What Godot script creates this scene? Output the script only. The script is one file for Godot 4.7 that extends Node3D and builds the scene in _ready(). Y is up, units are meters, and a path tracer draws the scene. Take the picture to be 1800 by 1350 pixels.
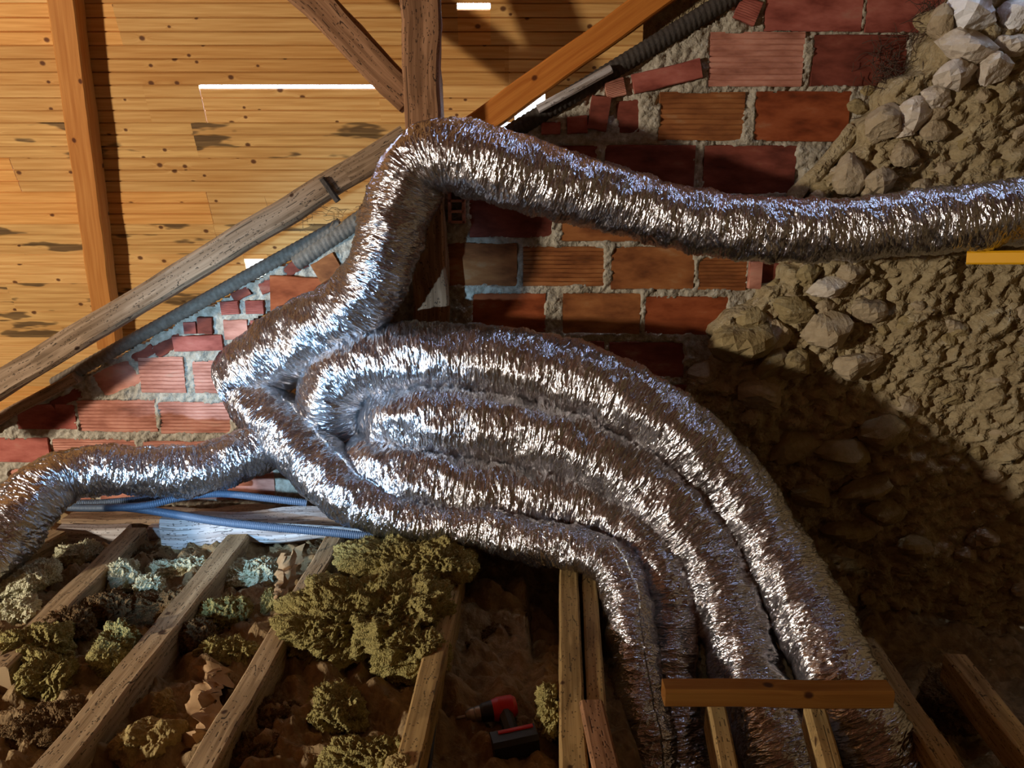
extends Node3D

# ---------------------------------------------------------------- frame of reference
const F := 1360.0                       # focal length in pixels of the 1800 x 1350 frame
const EYE := Vector3(0, 1.24, 0)        # 1.24 m above the joist tops
const PITCH := 0.245                    # the camera looks down by 14 degrees
const WZ := -3.1                        # the brick wall's face

var noise := FastNoiseLite.new()        # smooth noise, one unit per feature
var fbm := FastNoiseLite.new()
var cell := FastNoiseLite.new()
var rng := RandomNumberGenerator.new()
var mats := {}
var names := {}

func ray(px: float, py: float) -> Vector3:
	var f := Vector3(0, -sin(PITCH), -cos(PITCH))
	var u := Vector3(0, cos(PITCH), -sin(PITCH))
	return f + Vector3.RIGHT * ((px - 900.0) / F) + u * ((675.0 - py) / F)
func pd(px: float, py: float, d: float) -> Vector3: return EYE + ray(px, py) * d
func pz(px: float, py: float, z: float) -> Vector3:
	var r := ray(px, py)
	return EYE + r * ((z - EYE.z) / r.z)
func pf(px: float, py: float, y: float) -> Vector3:
	var r := ray(px, py)
	return EYE + r * ((y - EYE.y) / r.y)

# ---------------------------------------------------------------- mesh building
class Shape:
	var v := PackedVector3Array()
	var n := PackedVector3Array()
	var uv := PackedVector2Array()
	var idx := PackedInt32Array()
	# a grid of nu x nv points (u runs fastest); keep marks the cells that are drawn
	func grid(P: PackedVector3Array, nu: int, nv: int, T: PackedVector2Array, flip := false, wrap := false, keep := PackedByteArray(), flat := false) -> void:
		var at := v.size()
		var N := PackedVector3Array()
		if not flat:
			N.resize(P.size())
		var cu := nu if wrap else nu - 1
		var use := keep.size() > 0
		for j in nv - 1:
			for i in cu:
				if use and keep[j * cu + i] == 0:
					continue
				var i2 := (i + 1) % nu
				var a := j * nu + i
				var b := j * nu + i2
				var c := (j + 1) * nu + i2
				var d := (j + 1) * nu + i
				if flip:
					var t := b
					b = d
					d = t
				if flat:
					tri(P[a], P[b], P[c], T[a], T[b], T[c])
					tri(P[a], P[c], P[d], T[a], T[c], T[d])
					continue
				var n1 := (P[c] - P[a]).cross(P[b] - P[a])
				var n2 := (P[d] - P[a]).cross(P[c] - P[a])
				N[a] += n1 + n2
				N[b] += n1
				N[c] += n1 + n2
				N[d] += n2
				idx.append_array([at + a, at + b, at + c, at + a, at + c, at + d])
		if flat:
			return
		for k in N.size():
			N[k] = N[k].normalized() if N[k].length_squared() > 1e-20 else Vector3.UP
		v.append_array(P)
		n.append_array(N)
		uv.append_array(T)
	func tri(a: Vector3, b: Vector3, c: Vector3, ta := Vector2.ZERO, tb := Vector2.ZERO, tc := Vector2.ZERO) -> void:
		var m := (c - a).cross(b - a)
		if m.length_squared() < 1e-16:
			return
		m = m.normalized()
		var at := v.size()
		v.append_array([a, b, c])
		n.append_array([m, m, m])
		uv.append_array([ta, tb, tc])
		idx.append_array([at, at + 1, at + 2])
	func quad(a: Vector3, b: Vector3, c: Vector3, d: Vector3) -> void:
		tri(a, b, c); tri(a, c, d)
	func mesh(shift := Vector3.ZERO) -> ArrayMesh:
		if shift != Vector3.ZERO:
			for k in v.size():
				v[k] -= shift
		var a := []
		a.resize(Mesh.ARRAY_MAX)
		a[Mesh.ARRAY_VERTEX] = v
		a[Mesh.ARRAY_NORMAL] = n
		a[Mesh.ARRAY_TEX_UV] = uv
		a[Mesh.ARRAY_INDEX] = idx
		var m := ArrayMesh.new()
		m.add_surface_from_arrays(Mesh.PRIMITIVE_TRIANGLES, a)
		return m
	func base() -> Vector3:
		var lo := v[0]
		var hi := v[0]
		for p in v:
			lo = lo.min(p)
			hi = hi.max(p)
		return Vector3((lo.x + hi.x) / 2, lo.y, (lo.z + hi.z) / 2)

func numbered(called: String) -> String:
	var k: int = names.get(called, 0)
	names[called] = k + 1
	return called if k == 0 else "%s_%03d" % [called, k]

func thing(called: String, at: Vector3, label: String, category: String, group := "") -> Node3D:
	var o := Node3D.new()
	o.name = numbered(called)
	add_child(o)
	o.position = at
	tag(o, label, category, group)
	return o

func tag(o: Node, label: String, category: String, group := "") -> void:
	o.set_meta("label", label)
	o.set_meta("category", category)
	if group != "":
		o.set_meta("group", group)

# a shape in world coordinates becomes one top-level thing, standing at its base
func solid(called: String, s: Shape, m: Material, label: String, category: String, group := "") -> MeshInstance3D:
	var o := MeshInstance3D.new()
	o.name = numbered(called)
	var b := s.base()
	o.mesh = s.mesh(b)
	o.material_override = m
	add_child(o)
	o.position = b
	tag(o, label, category, group)
	return o

# a shape in world coordinates becomes a part of a thing
func part(called: String, s: Shape, m: Material, parent: Node3D, label := "") -> MeshInstance3D:
	var o := MeshInstance3D.new()
	o.name = called
	var b := s.base()
	o.mesh = s.mesh(b)
	o.material_override = m
	parent.add_child(o, true)
	var p := Vector3.ZERO
	var q: Node = parent
	while q is Node3D and q != self:
		p += q.position
		q = q.get_parent()
	o.position = b - p
	if label != "":
		o.set_meta("label", label)
	return o

func structure(called: String, s: Shape, m: Material) -> MeshInstance3D:
	var o := MeshInstance3D.new()
	o.name = called
	o.mesh = s.mesh()
	o.material_override = m
	add_child(o)
	o.set_meta("kind", "structure")
	return o

# profile swept from A to B; profile x runs along U, y along V
func extrude(s: Shape, prof: PackedVector2Array, A: Vector3, B: Vector3, U: Vector3, V: Vector3, segs := 1, wob := 0.0, uv0 := Vector2.ZERO, wf := 3.0) -> void:
	var D := (B - A)
	var L := D.length()
	var area := 0.0
	for k in prof.size():
		var p := prof[k]
		var q := prof[(k + 1) % prof.size()]
		area += p.x * q.y - q.x * p.y
	var flip := (area * U.cross(V).dot(D)) > 0.0
	var along := 0.0
	var rings := []
	for j in segs + 1:
		var c := A + D * (float(j) / segs)
		var ring := PackedVector3Array()
		for k in prof.size():
			var q: Vector3 = c + U * prof[k].x + V * prof[k].y
			if wob > 0.0:
				var w := q * wf
				q += U * noise.get_noise_3d(w.x, w.y, w.z + 31.0) * wob + V * noise.get_noise_3d(w.x + 57.0, w.y, w.z) * wob
				w = q * wf * 7.0
				q += (U + V) * noise.get_noise_3d(w.x, w.y, w.z) * wob * 0.25
			ring.append(q)
		rings.append(ring)
	for k in prof.size():
		var k2 := (k + 1) % prof.size()
		var w := prof[k].distance_to(prof[k2])
		var P := PackedVector3Array()
		var T := PackedVector2Array()
		for j in segs + 1:
			P.append(rings[j][k])
			P.append(rings[j][k2])
			var u := uv0.x + L * j / segs
			T.append(Vector2(u / 4.0, (uv0.y + along) / 0.5))
			T.append(Vector2(u / 4.0, (uv0.y + along + w) / 0.5))
		s.grid(P, 2, segs + 1, T, flip)
		along += w
	var tris := Geometry2D.triangulate_polygon(prof)
	for k in range(0, tris.size(), 3):
		for e in [0, segs]:
			var r: PackedVector3Array = rings[e]
			var a := r[tris[k]]
			var b := r[tris[k + 1]]
			var c := r[tris[k + 2]]
			var outward: Vector3 = D if e == segs else -D
			if (c - a).cross(b - a).dot(outward) < 0.0:
				var t := b
				b = c
				c = t
			var t0 := Vector2(uv0.x * 0.3, uv0.y)
			s.tri(a, b, c, t0, t0 + Vector2(0.004, 0), t0 + Vector2(0.004, 0.05))

func rect(w: float, h: float, c := 0.004) -> PackedVector2Array:
	var x := w / 2
	var y := h / 2
	return PackedVector2Array([Vector2(-x + c, -y), Vector2(x - c, -y), Vector2(x, -y + c), Vector2(x, y - c), Vector2(x - c, y), Vector2(-x + c, y), Vector2(-x, y - c), Vector2(-x, -y + c)])

# a squared timber from A to B; V is the way its broad face looks
func timber(A: Vector3, B: Vector3, w: float, h: float, V: Vector3, wob := 0.004, c := 0.006) -> Shape:
	var s := Shape.new()
	var D := (B - A).normalized()
	var vv := (V - D * V.dot(D)).normalized()
	var u := D.cross(vv).normalized()
	extrude(s, rect(w, h, c), A, B, u, vv, maxi(2, int(A.distance_to(B) / 0.05)), wob, Vector2(rng.randf() * 3.0, rng.randf()))
	return s

func box(s: Shape, lo: Vector3, hi: Vector3, c := 0.003) -> void:
	var m := (lo + hi) / 2
	extrude(s, rect(hi.x - lo.x, hi.y - lo.y, c), Vector3(m.x, m.y, lo.z), Vector3(m.x, m.y, hi.z), Vector3.RIGHT, Vector3.UP, 1, 0.0, Vector2(m.x, m.y))

# smooth path through points, resampled every ds metres: [positions, radii]
func path(pts: Array, rad: Array, ds: float) -> Array:
	var dense := PackedVector3Array()
	var dr := PackedFloat32Array()
	var last := pts.size() - 1
	for k in last:
		var a: Vector3 = pts[maxi(k - 1, 0)]
		var b: Vector3 = pts[k]
		var c: Vector3 = pts[k + 1]
		var d: Vector3 = pts[mini(k + 2, last)]
		for j in 30:
			var t := j / 30.0
			dense.append(b.cubic_interpolate(c, a, d, t))
			dr.append(lerpf(rad[k], rad[k + 1], t))
	dense.append(pts[last])
	dr.append(rad[last])
	var P := PackedVector3Array([dense[0]])
	var R := PackedFloat32Array([dr[0]])
	var acc := 0.0
	for k in range(1, dense.size()):
		var seg := dense[k].distance_to(dense[k - 1])
		while acc + seg >= ds:
			var t := (ds - acc) / seg
			var p := dense[k - 1].lerp(dense[k], t)
			P.append(p)
			R.append(lerpf(dr[k - 1], dr[k], t))
			dense[k - 1] = p
			seg = p.distance_to(dense[k])
			acc = 0.0
		acc += seg
	return [P, R]

# a tube round a path; bump(angle, s, r) returns how far the skin stands out
func tube(s: Shape, P: PackedVector3Array, R: PackedFloat32Array, sides: int, ds: float, bump: Callable) -> void:
	var V := PackedVector3Array()
	var T := PackedVector2Array()
	var up := Vector3.UP
	var n := P.size()
	for j in n:
		var d := (P[mini(j + 1, n - 1)] - P[maxi(j - 1, 0)]).normalized()
		up = (up - d * up.dot(d)).normalized()
		var side := d.cross(up)
		for i in sides:
			var a := TAU * i / sides
			var r := R[j] + float(bump.call(a, j * ds, R[j]))
			V.append(P[j] + (up * cos(a) + side * sin(a)) * r)
			T.append(Vector2(float(i) / sides, j * ds / 0.75))
	s.grid(V, sides, n, T, true, true)
	for e in [0, n - 1]:
		for i in sides:
			var a := V[e * sides + i]
			var b := V[e * sides + (i + 1) % sides]
			if e == 0: s.tri(P[e], b, a)
			else: s.tri(P[e], a, b)

# turned shape about the line A-B; prof holds (distance along, radius)
func lathe(s: Shape, A: Vector3, B: Vector3, prof: Array, sides := 20) -> void:
	var d := (B - A).normalized()
	var up := Vector3.UP if absf(d.y) < 0.9 else Vector3.RIGHT
	up = (up - d * up.dot(d)).normalized()
	var side := d.cross(up)
	for k in prof.size() - 1:
		var V := PackedVector3Array()
		var T := PackedVector2Array()
		for e in [k, k + 1]:
			for i in sides:
				var a := TAU * i / sides
				V.append(A + d * prof[e].x + (up * cos(a) + side * sin(a)) * prof[e].y)
				T.append(Vector2(float(i) / sides, prof[e].x))
		s.grid(V, sides, 2, T, true, true)

# ---------------------------------------------------------------- materials
func noise_tex(freq: float, cols: Array, size := 512, kind := FastNoiseLite.TYPE_SIMPLEX_SMOOTH, sd := 1, octaves := 5) -> NoiseTexture2D:
	var t := NoiseTexture2D.new()
	var f := FastNoiseLite.new()
	f.noise_type = kind
	f.seed = sd
	f.frequency = freq
	f.fractal_octaves = octaves
	f.fractal_gain = 0.6
	t.noise = f
	t.width = size
	t.height = size
	t.seamless = true
	if cols.size():
		var g := Gradient.new()
		g.offsets = PackedFloat32Array([0.0, 1.0])
		g.colors = PackedColorArray([cols[0], cols[cols.size() - 1]])
		for k in range(1, cols.size() - 1):
			g.add_point(float(k) / (cols.size() - 1), cols[k])
		t.color_ramp = g
	return t

func plain(col: Color, rough := 0.8, metal := 0.0) -> StandardMaterial3D:
	var m := StandardMaterial3D.new()
	m.albedo_color = col
	m.roughness = rough
	m.metallic = metal
	return m

func earthy(freq: float, cols: Array, scale: Vector3, relief := 0.4, sd := 1, rough := 0.95) -> StandardMaterial3D:
	var m := plain(Color.WHITE, rough)
	m.albedo_texture = noise_tex(freq, cols, 512, FastNoiseLite.TYPE_SIMPLEX_SMOOTH, sd)
	m.uv1_triplanar = true
	m.uv1_world_triplanar = true
	m.uv1_scale = scale
	m.heightmap_enabled = true
	m.heightmap_texture = noise_tex(freq * 2.0, [], 512, FastNoiseLite.TYPE_SIMPLEX_SMOOTH, sd + 9)
	m.heightmap_scale = relief
	m.metallic_specular = 0.25
	return m

# wood, 4 m x 0.5 m to the picture: grain streaks, knots, splits, worm holes or damp stains
func wood_image(light: Color, dark: Color, knots: int, cracks: float, stains: float, sd: int) -> Image:
	var W := 2048
	var H := 256
	var im := Image.create(W, H, false, Image.FORMAT_RGB8)
	var r := RandomNumberGenerator.new()
	r.seed = sd
	var off := PackedFloat32Array()
	var K := []
	for k in knots:
		K.append([r.randf() * W, r.randf() * H, r.randf_range(2.5, 5.5)])
	var bend := PackedFloat32Array()      # grain pushed aside round the knots
	bend.resize(W * H)
	var core := PackedFloat32Array()
	core.resize(W * H)
	for k in K:
		var q: float = k[2]
		for y in range(int(k[1] - q * 4), int(k[1] + q * 4)):
			for x in range(int(k[0] - q * 9), int(k[0] + q * 9)):
				if x < 0 or y < 0 or x >= W or y >= H: continue
				var dx: float = (x - k[0]) / (q * 3.0)
				var dy: float = (y - k[1]) / (q * 1.4)
				var e := dx * dx + dy * dy
				bend[y * W + x] += exp(-e) * signf(dy) * q * 1.6
				var cx: float = (x - k[0]) / (q * 1.25)
				var cy: float = (y - k[1]) / q
				core[y * W + x] = maxf(core[y * W + x], clampf(1.25 - sqrt(cx * cx + cy * cy), 0.0, 1.0))
	for y in H:
		for x in W:
			var k := y * W + x
			var yy := y + bend[k]
			var g := 0.5 + 0.5 * noise.get_noise_3d(x * 0.004, yy * 0.11, sd * 3.0)
			g = g * 0.6 + 0.4 * (0.5 + 0.5 * noise.get_noise_3d(x * 0.012, yy * 0.45, sd * 3.0 + 7.0))
			var c := light.lerp(dark, clampf(g * 1.5 - 0.35, 0.0, 1.0))
			if core[k] > 0.0:
				c = c.lerp(Color(dark.r * 0.5, dark.g * 0.42, dark.b * 0.4), minf(core[k] * 1.6, 0.92))
			if cracks > 0.0:
				var z := absf(noise.get_noise_3d(x * 0.006, yy * 0.09, sd * 3.0 + 20.0))
				if z < 0.02 * cracks:
					c = c.darkened(0.55)
				elif noise.get_noise_3d(x * 0.21, y * 0.21, sd * 5.0) > 0.78:
					c = c.darkened(0.5)
			if stains > 0.0:
				var z := fbm.get_noise_3d(x * 0.0045, y * 0.02, sd * 11.0)
				var e := smoothstep(0.16, 0.34, z) * stains
				c = c.lerp(Color(0.24, 0.18, 0.11), e * (0.45 + 0.4 * g))
			im.set_pixel(x, y, c)
	return im

func wood(im: Image, tint := Color.WHITE, rough := 0.7, relief := 0.12) -> StandardMaterial3D:
	var m := plain(tint, rough)
	if not mats.has(im):
		mats[im] = ImageTexture.create_from_image(im)
	m.albedo_texture = mats[im]
	m.heightmap_enabled = true
	m.heightmap_texture = mats[im]
	m.heightmap_scale = relief
	m.metallic_specular = 0.3
	return m

func make_materials() -> void:
	var pine := wood_image(Color(0.86, 0.68, 0.42), Color(0.75, 0.54, 0.29), 60, 0.0, 0.0, 1)
	var stained := wood_image(Color(0.83, 0.66, 0.40), Color(0.69, 0.50, 0.27), 55, 0.0, 1.0, 2)
	var old := wood_image(Color(0.72, 0.64, 0.54), Color(0.50, 0.42, 0.33), 25, 1.0, 0.35, 3)
	mats.plank = [wood(pine), wood(pine, Color(0.93, 0.92, 0.9)), wood(pine, Color(1.0, 0.94, 0.86)), wood(stained), wood(pine, Color(0.9, 0.86, 0.8))]
	mats.rafter = wood(pine, Color(0.86, 0.74, 0.62))
	mats.orange = wood(pine, Color(0.90, 0.72, 0.52))
	mats.old = wood(old, Color(0.88, 0.84, 0.80), 0.85, 0.3)
	mats.post = wood(old, Color(0.87, 0.73, 0.63), 0.85, 0.3)
	mats.joist = wood(old, Color(0.98, 0.95, 0.86), 0.8, 0.25)
	mats.joist_new = wood(old, Color(0.98, 0.92, 0.72), 0.75)
	mats.whitewash = wood(old, Color(1.35, 1.38, 1.42), 0.9, 0.3)
	mats.whitewash.albedo_color = Color(1, 1, 1)
	mats.whitewash.albedo_texture = ImageTexture.create_from_image(wood_image(Color(0.80, 0.78, 0.76), Color(0.5, 0.44, 0.4), 8, 1.0, 0.3, 6))
	mats.dull = wood(pine, Color(0.56, 0.48, 0.34))
	# foil: the sleeves of the ducts
	var foil := plain(Color(0.76, 0.75, 0.75), 0.26, 1.0)
	foil.heightmap_enabled = true
	var crease := NoiseTexture2D.new()
	var f := FastNoiseLite.new()
	f.noise_type = FastNoiseLite.TYPE_SIMPLEX
	f.frequency = 0.022
	f.fractal_type = FastNoiseLite.FRACTAL_RIDGED
	f.fractal_octaves = 3
	crease.noise = f
	crease.width = 512
	crease.height = 512
	crease.seamless = true
	foil.heightmap_texture = crease
	foil.heightmap_scale = 0.35
	foil.uv1_scale = Vector3(1.0, 4.0, 1)
	mats.foil = foil
	mats.mortar = earthy(0.02, [Color(0.46, 0.42, 0.35), Color(0.64, 0.60, 0.52), Color(0.76, 0.73, 0.66)], Vector3(2.2, 2.2, 2.2), 0.6, 3)
	mats.brick = []
	for c in [[Color(0.48, 0.28, 0.15), Color(0.60, 0.38, 0.21)], [Color(0.53, 0.27, 0.22), Color(0.67, 0.39, 0.33)], [Color(0.40, 0.20, 0.15), Color(0.51, 0.27, 0.21)], [Color(0.64, 0.41, 0.33), Color(0.78, 0.55, 0.46)], [Color(0.50, 0.24, 0.12), Color(0.60, 0.32, 0.18)]]:
		var b := earthy(0.009, [c[0].darkened(0.3), c[0].darkened(0.06), c[0].lerp(c[1], 0.5), c[1], c[1].lerp(Color(0.68, 0.60, 0.50), 0.4)], Vector3(0.8, 2.0, 1.5), 0.14, 5 + mats.brick.size(), 0.85)
		mats.brick.append(b)
	mats.grime = earthy(0.02, [Color(0.30, 0.26, 0.22), Color(0.5, 0.44, 0.38)], Vector3(2, 2, 2), 0.5, 14)
	mats.rubble = earthy(0.016, [Color(0.48, 0.41, 0.29), Color(0.62, 0.55, 0.41), Color(0.70, 0.64, 0.51)], Vector3(1.6, 1.6, 1.6), 1.6, 21)
	mats.stones = [earthy(0.02, [Color(0.57, 0.50, 0.39), Color(0.70, 0.63, 0.51)], Vector3(3, 3, 3), 0.4, 31), earthy(0.02, [Color(0.50, 0.43, 0.29), Color(0.63, 0.56, 0.40)], Vector3(3, 3, 3), 0.4, 32), earthy(0.02, [Color(0.70, 0.64, 0.56), Color(0.84, 0.80, 0.73)], Vector3(3, 3, 3), 0.4, 33), earthy(0.02, [Color(0.84, 0.83, 0.82), Color(0.93, 0.93, 0.93)], Vector3(3, 3, 3), 0.4, 34)]
	mats.dust = earthy(0.02, [Color(0.36, 0.29, 0.20), Color(0.52, 0.43, 0.30), Color(0.64, 0.55, 0.40)], Vector3(1.8, 1.8, 1.8), 0.8, 41)
	mats.wool = [earthy(0.05, [Color(0.40, 0.36, 0.20), Color(0.58, 0.53, 0.32), Color(0.70, 0.66, 0.44)], Vector3(3, 3, 3), 1.0, 51), earthy(0.05, [Color(0.56, 0.52, 0.38), Color(0.78, 0.76, 0.62), Color(0.88, 0.87, 0.76)], Vector3(3, 3, 3), 1.0, 52), earthy(0.05, [Color(0.34, 0.26, 0.17), Color(0.47, 0.38, 0.25)], Vector3(3, 3, 3), 1.0, 53), earthy(0.03, [Color(0.52, 0.45, 0.28), Color(0.66, 0.58, 0.38)], Vector3(3, 3, 3), 0.6, 54)]
	mats.paper = earthy(0.02, [Color(0.58, 0.46, 0.32), Color(0.70, 0.57, 0.41)], Vector3(3, 3, 3), 0.1, 61, 0.8)
	mats.conduit = plain(Color(0.30, 0.36, 0.43), 0.5)
	mats.shell = earthy(0.02, [Color(0.34, 0.30, 0.25), Color(0.52, 0.48, 0.42)], Vector3(3, 3, 3), 0.2, 71, 0.7)
	mats.dark_shell = earthy(0.02, [Color(0.2, 0.18, 0.16), Color(0.32, 0.29, 0.26)], Vector3(3, 3, 3), 0.2, 72, 0.7)
	mats.lining = earthy(0.01, [Color(0.37, 0.25, 0.18), Color(0.48, 0.33, 0.24)], Vector3(0.8, 0.8, 0.8), 0.3, 81)
	mats.black = plain(Color(0.06, 0.06, 0.065), 0.5)
	mats.red = plain(Color(0.70, 0.07, 0.06), 0.4)
	mats.steel = plain(Color(0.62, 0.6, 0.58), 0.35, 1.0)

# ---------------------------------------------------------------- the setting
const ROOF_Y := 2.04
const ROOF_Z := -3.34
const SLIT := -2.72
const ROOF_T := 0.40        # how far the slope runs back for each metre down
func roof(px: float, py: float) -> Vector3:
	var r := ray(px, py)
	# z = ROOF_Z - (ROOF_Y - y) * ROOF_T
	var d := (ROOF_Z - (ROOF_Y - EYE.y) * ROOF_T) / (r.z - r.y * ROOF_T)
	return EYE + r * d
var roof_u := Vector3(0, 1.0, ROOF_T).normalized()
var roof_n := Vector3(0, -ROOF_T, 1.0).normalized()
func roof_at(x: float, s: float) -> Vector3: return Vector3(x, ROOF_Y, ROOF_Z) + roof_u * s

func make_roof() -> void:
	var c := Node3D.new()
	c.name = "ceiling"
	add_child(c)
	c.set_meta("kind", "structure")
	var pitch := 0.158
	# a joint between two boards runs through the photograph's long slot of daylight
	var s0 := (roof(500, 150) - Vector3(0, ROOF_Y, ROOF_Z)).dot(roof_u)
	s0 = (roof(500, 150).y - ROOF_Y) / roof_u.y
	var x1 := roof(350, 150).x
	var x2 := roof(664, 150).x
	var e1 := roof(804, 30).x
	var e2 := roof(862, 30).x
	var sv := func(px: float, py: float) -> float: return (roof(px, py).y - ROOF_Y) / roof_u.y
	var leak := ceili((sv.call(455, 470) - s0) / pitch)
	for k in range(-11, 9):
		var top := s0 + pitch * k
		var cuts := [-5.3]
		# [start, end, how far the top edge stays below the board above at start and end]
		var pieces := []
		if k == 0:
			pieces = [[-5.3, x1 - 0.004, 0, 0], [x1, x2, 0.015, 0.007], [x2, roof(905, 180).x, 0, 0], [roof(958, 180).x, 2.9, 0, 0]]
		elif k == 2:
			pieces = [[-5.3, -1.6, 0, 0], [-1.6, e1, 0, 0], [e1, e2, 0.022, 0.018], [e2, 2.9, 0, 0]]
		elif k == -1:
			pieces = [[-5.3, -1.4, 0, 0], [-1.4, roof(868, 220).x, 0, 0], [roof(905, 220).x, 2.9, 0, 0]]
		elif k == leak:
			pieces = [[-5.3, roof(432, 470).x, 0, 0], [roof(432, 470).x, roof(474, 470).x, 0, 0, sv.call(455, 455) - s0 - pitch * (k - 1)], [roof(474, 470).x, 2.9, 0, 0]]
		elif k == -2:
			pieces = [[-5.3, roof(20, 290).x, 0, 0], [roof(20, 290).x + 0.003, 1.2, 0, 0], [1.2, 2.9, 0, 0]]
		elif k == -3:
			pieces = [[-5.3, roof(365, 350).x, 0, 0], [roof(365, 350).x + 0.002, 2.9, 0, 0]]
		else:
			var x := -5.3
			while x < 2.9:
				var y := minf(x + rng.randf_range(1.6, 2.9), 2.9)
				pieces.append([x, y, 0, 0])
				x = y
		for p in pieces:
			var s := Shape.new()
			var h := pitch
			var g := 0.0035
			var t := h / 3.0
			var prof := PackedVector2Array()
			# three bands with V grooves between them, as the boards are milled
			var lift := rng.randf_range(0.0, 0.0025)
			prof.append_array([Vector2(-h, -0.02), Vector2(-h, -0.007 + lift), Vector2(-h + g, lift)])
			prof.append_array([Vector2(-2 * t - g, lift), Vector2(-2 * t, -0.008), Vector2(-2 * t + g, lift)])
			prof.append_array([Vector2(-t - g, lift), Vector2(-t, -0.008), Vector2(-t + g, lift)])
			prof.append_array([Vector2(-g, lift), Vector2(0, -0.007 + lift), Vector2(0, -0.02)])
			if p.size() > 4:
				# a broken board: only its upper edge is left
				var e: float = -h + p[4]
				prof = PackedVector2Array([Vector2(e, -0.02), Vector2(e, lift), Vector2(0, lift), Vector2(0, -0.02)])
			if p[2] > 0.0:
				var a: float = p[2]
				prof[9] = Vector2(-g - a, lift)
				prof[10] = Vector2(-a, -0.007 + lift)
				prof[11] = Vector2(-a, -0.02)
			extrude(s, prof, roof_at(p[0], top), roof_at(p[1], top), roof_u, roof_n, 1, 0.0, Vector2(rng.randf() * 4.0, rng.randf() * 0.5))
			var m: Material = mats.plank[[0, 0, 1, 2, 4][rng.randi() % 5]]
			if k == -1 or k == -4 or k == -6 or k == -7:
				m = mats.plank[3]
			part("plank", s, m, c)
	# the rest of the roof, over and behind the camera
	var s := Shape.new()
	var ry := roof_at(0, s0 + pitch * 8)
	# a slit stays open over the right half, where the daylight falls on the topmost stones
	box(s, Vector3(-5.3, ry.y, ry.z - 0.1), Vector3(0.5, ry.y + 0.15, 1.9))
	box(s, Vector3(0.5, ry.y, SLIT + 0.06), Vector3(2.9, ry.y + 0.15, 1.9))
	box(s, Vector3(0.5, ry.y, ry.z - 0.1), Vector3(2.9, ry.y + 0.15, SLIT))
	part("upper_lining", s, mats.lining, c)
	s = Shape.new()
	var low := roof_at(0, s0 - pitch * 12)
	box(s, Vector3(-5.3, low.y - 0.6, low.z - 0.1), Vector3(2.9, low.y + 0.02, low.z + 0.02))
	part("eave_board", s, mats.lining, c)

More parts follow.
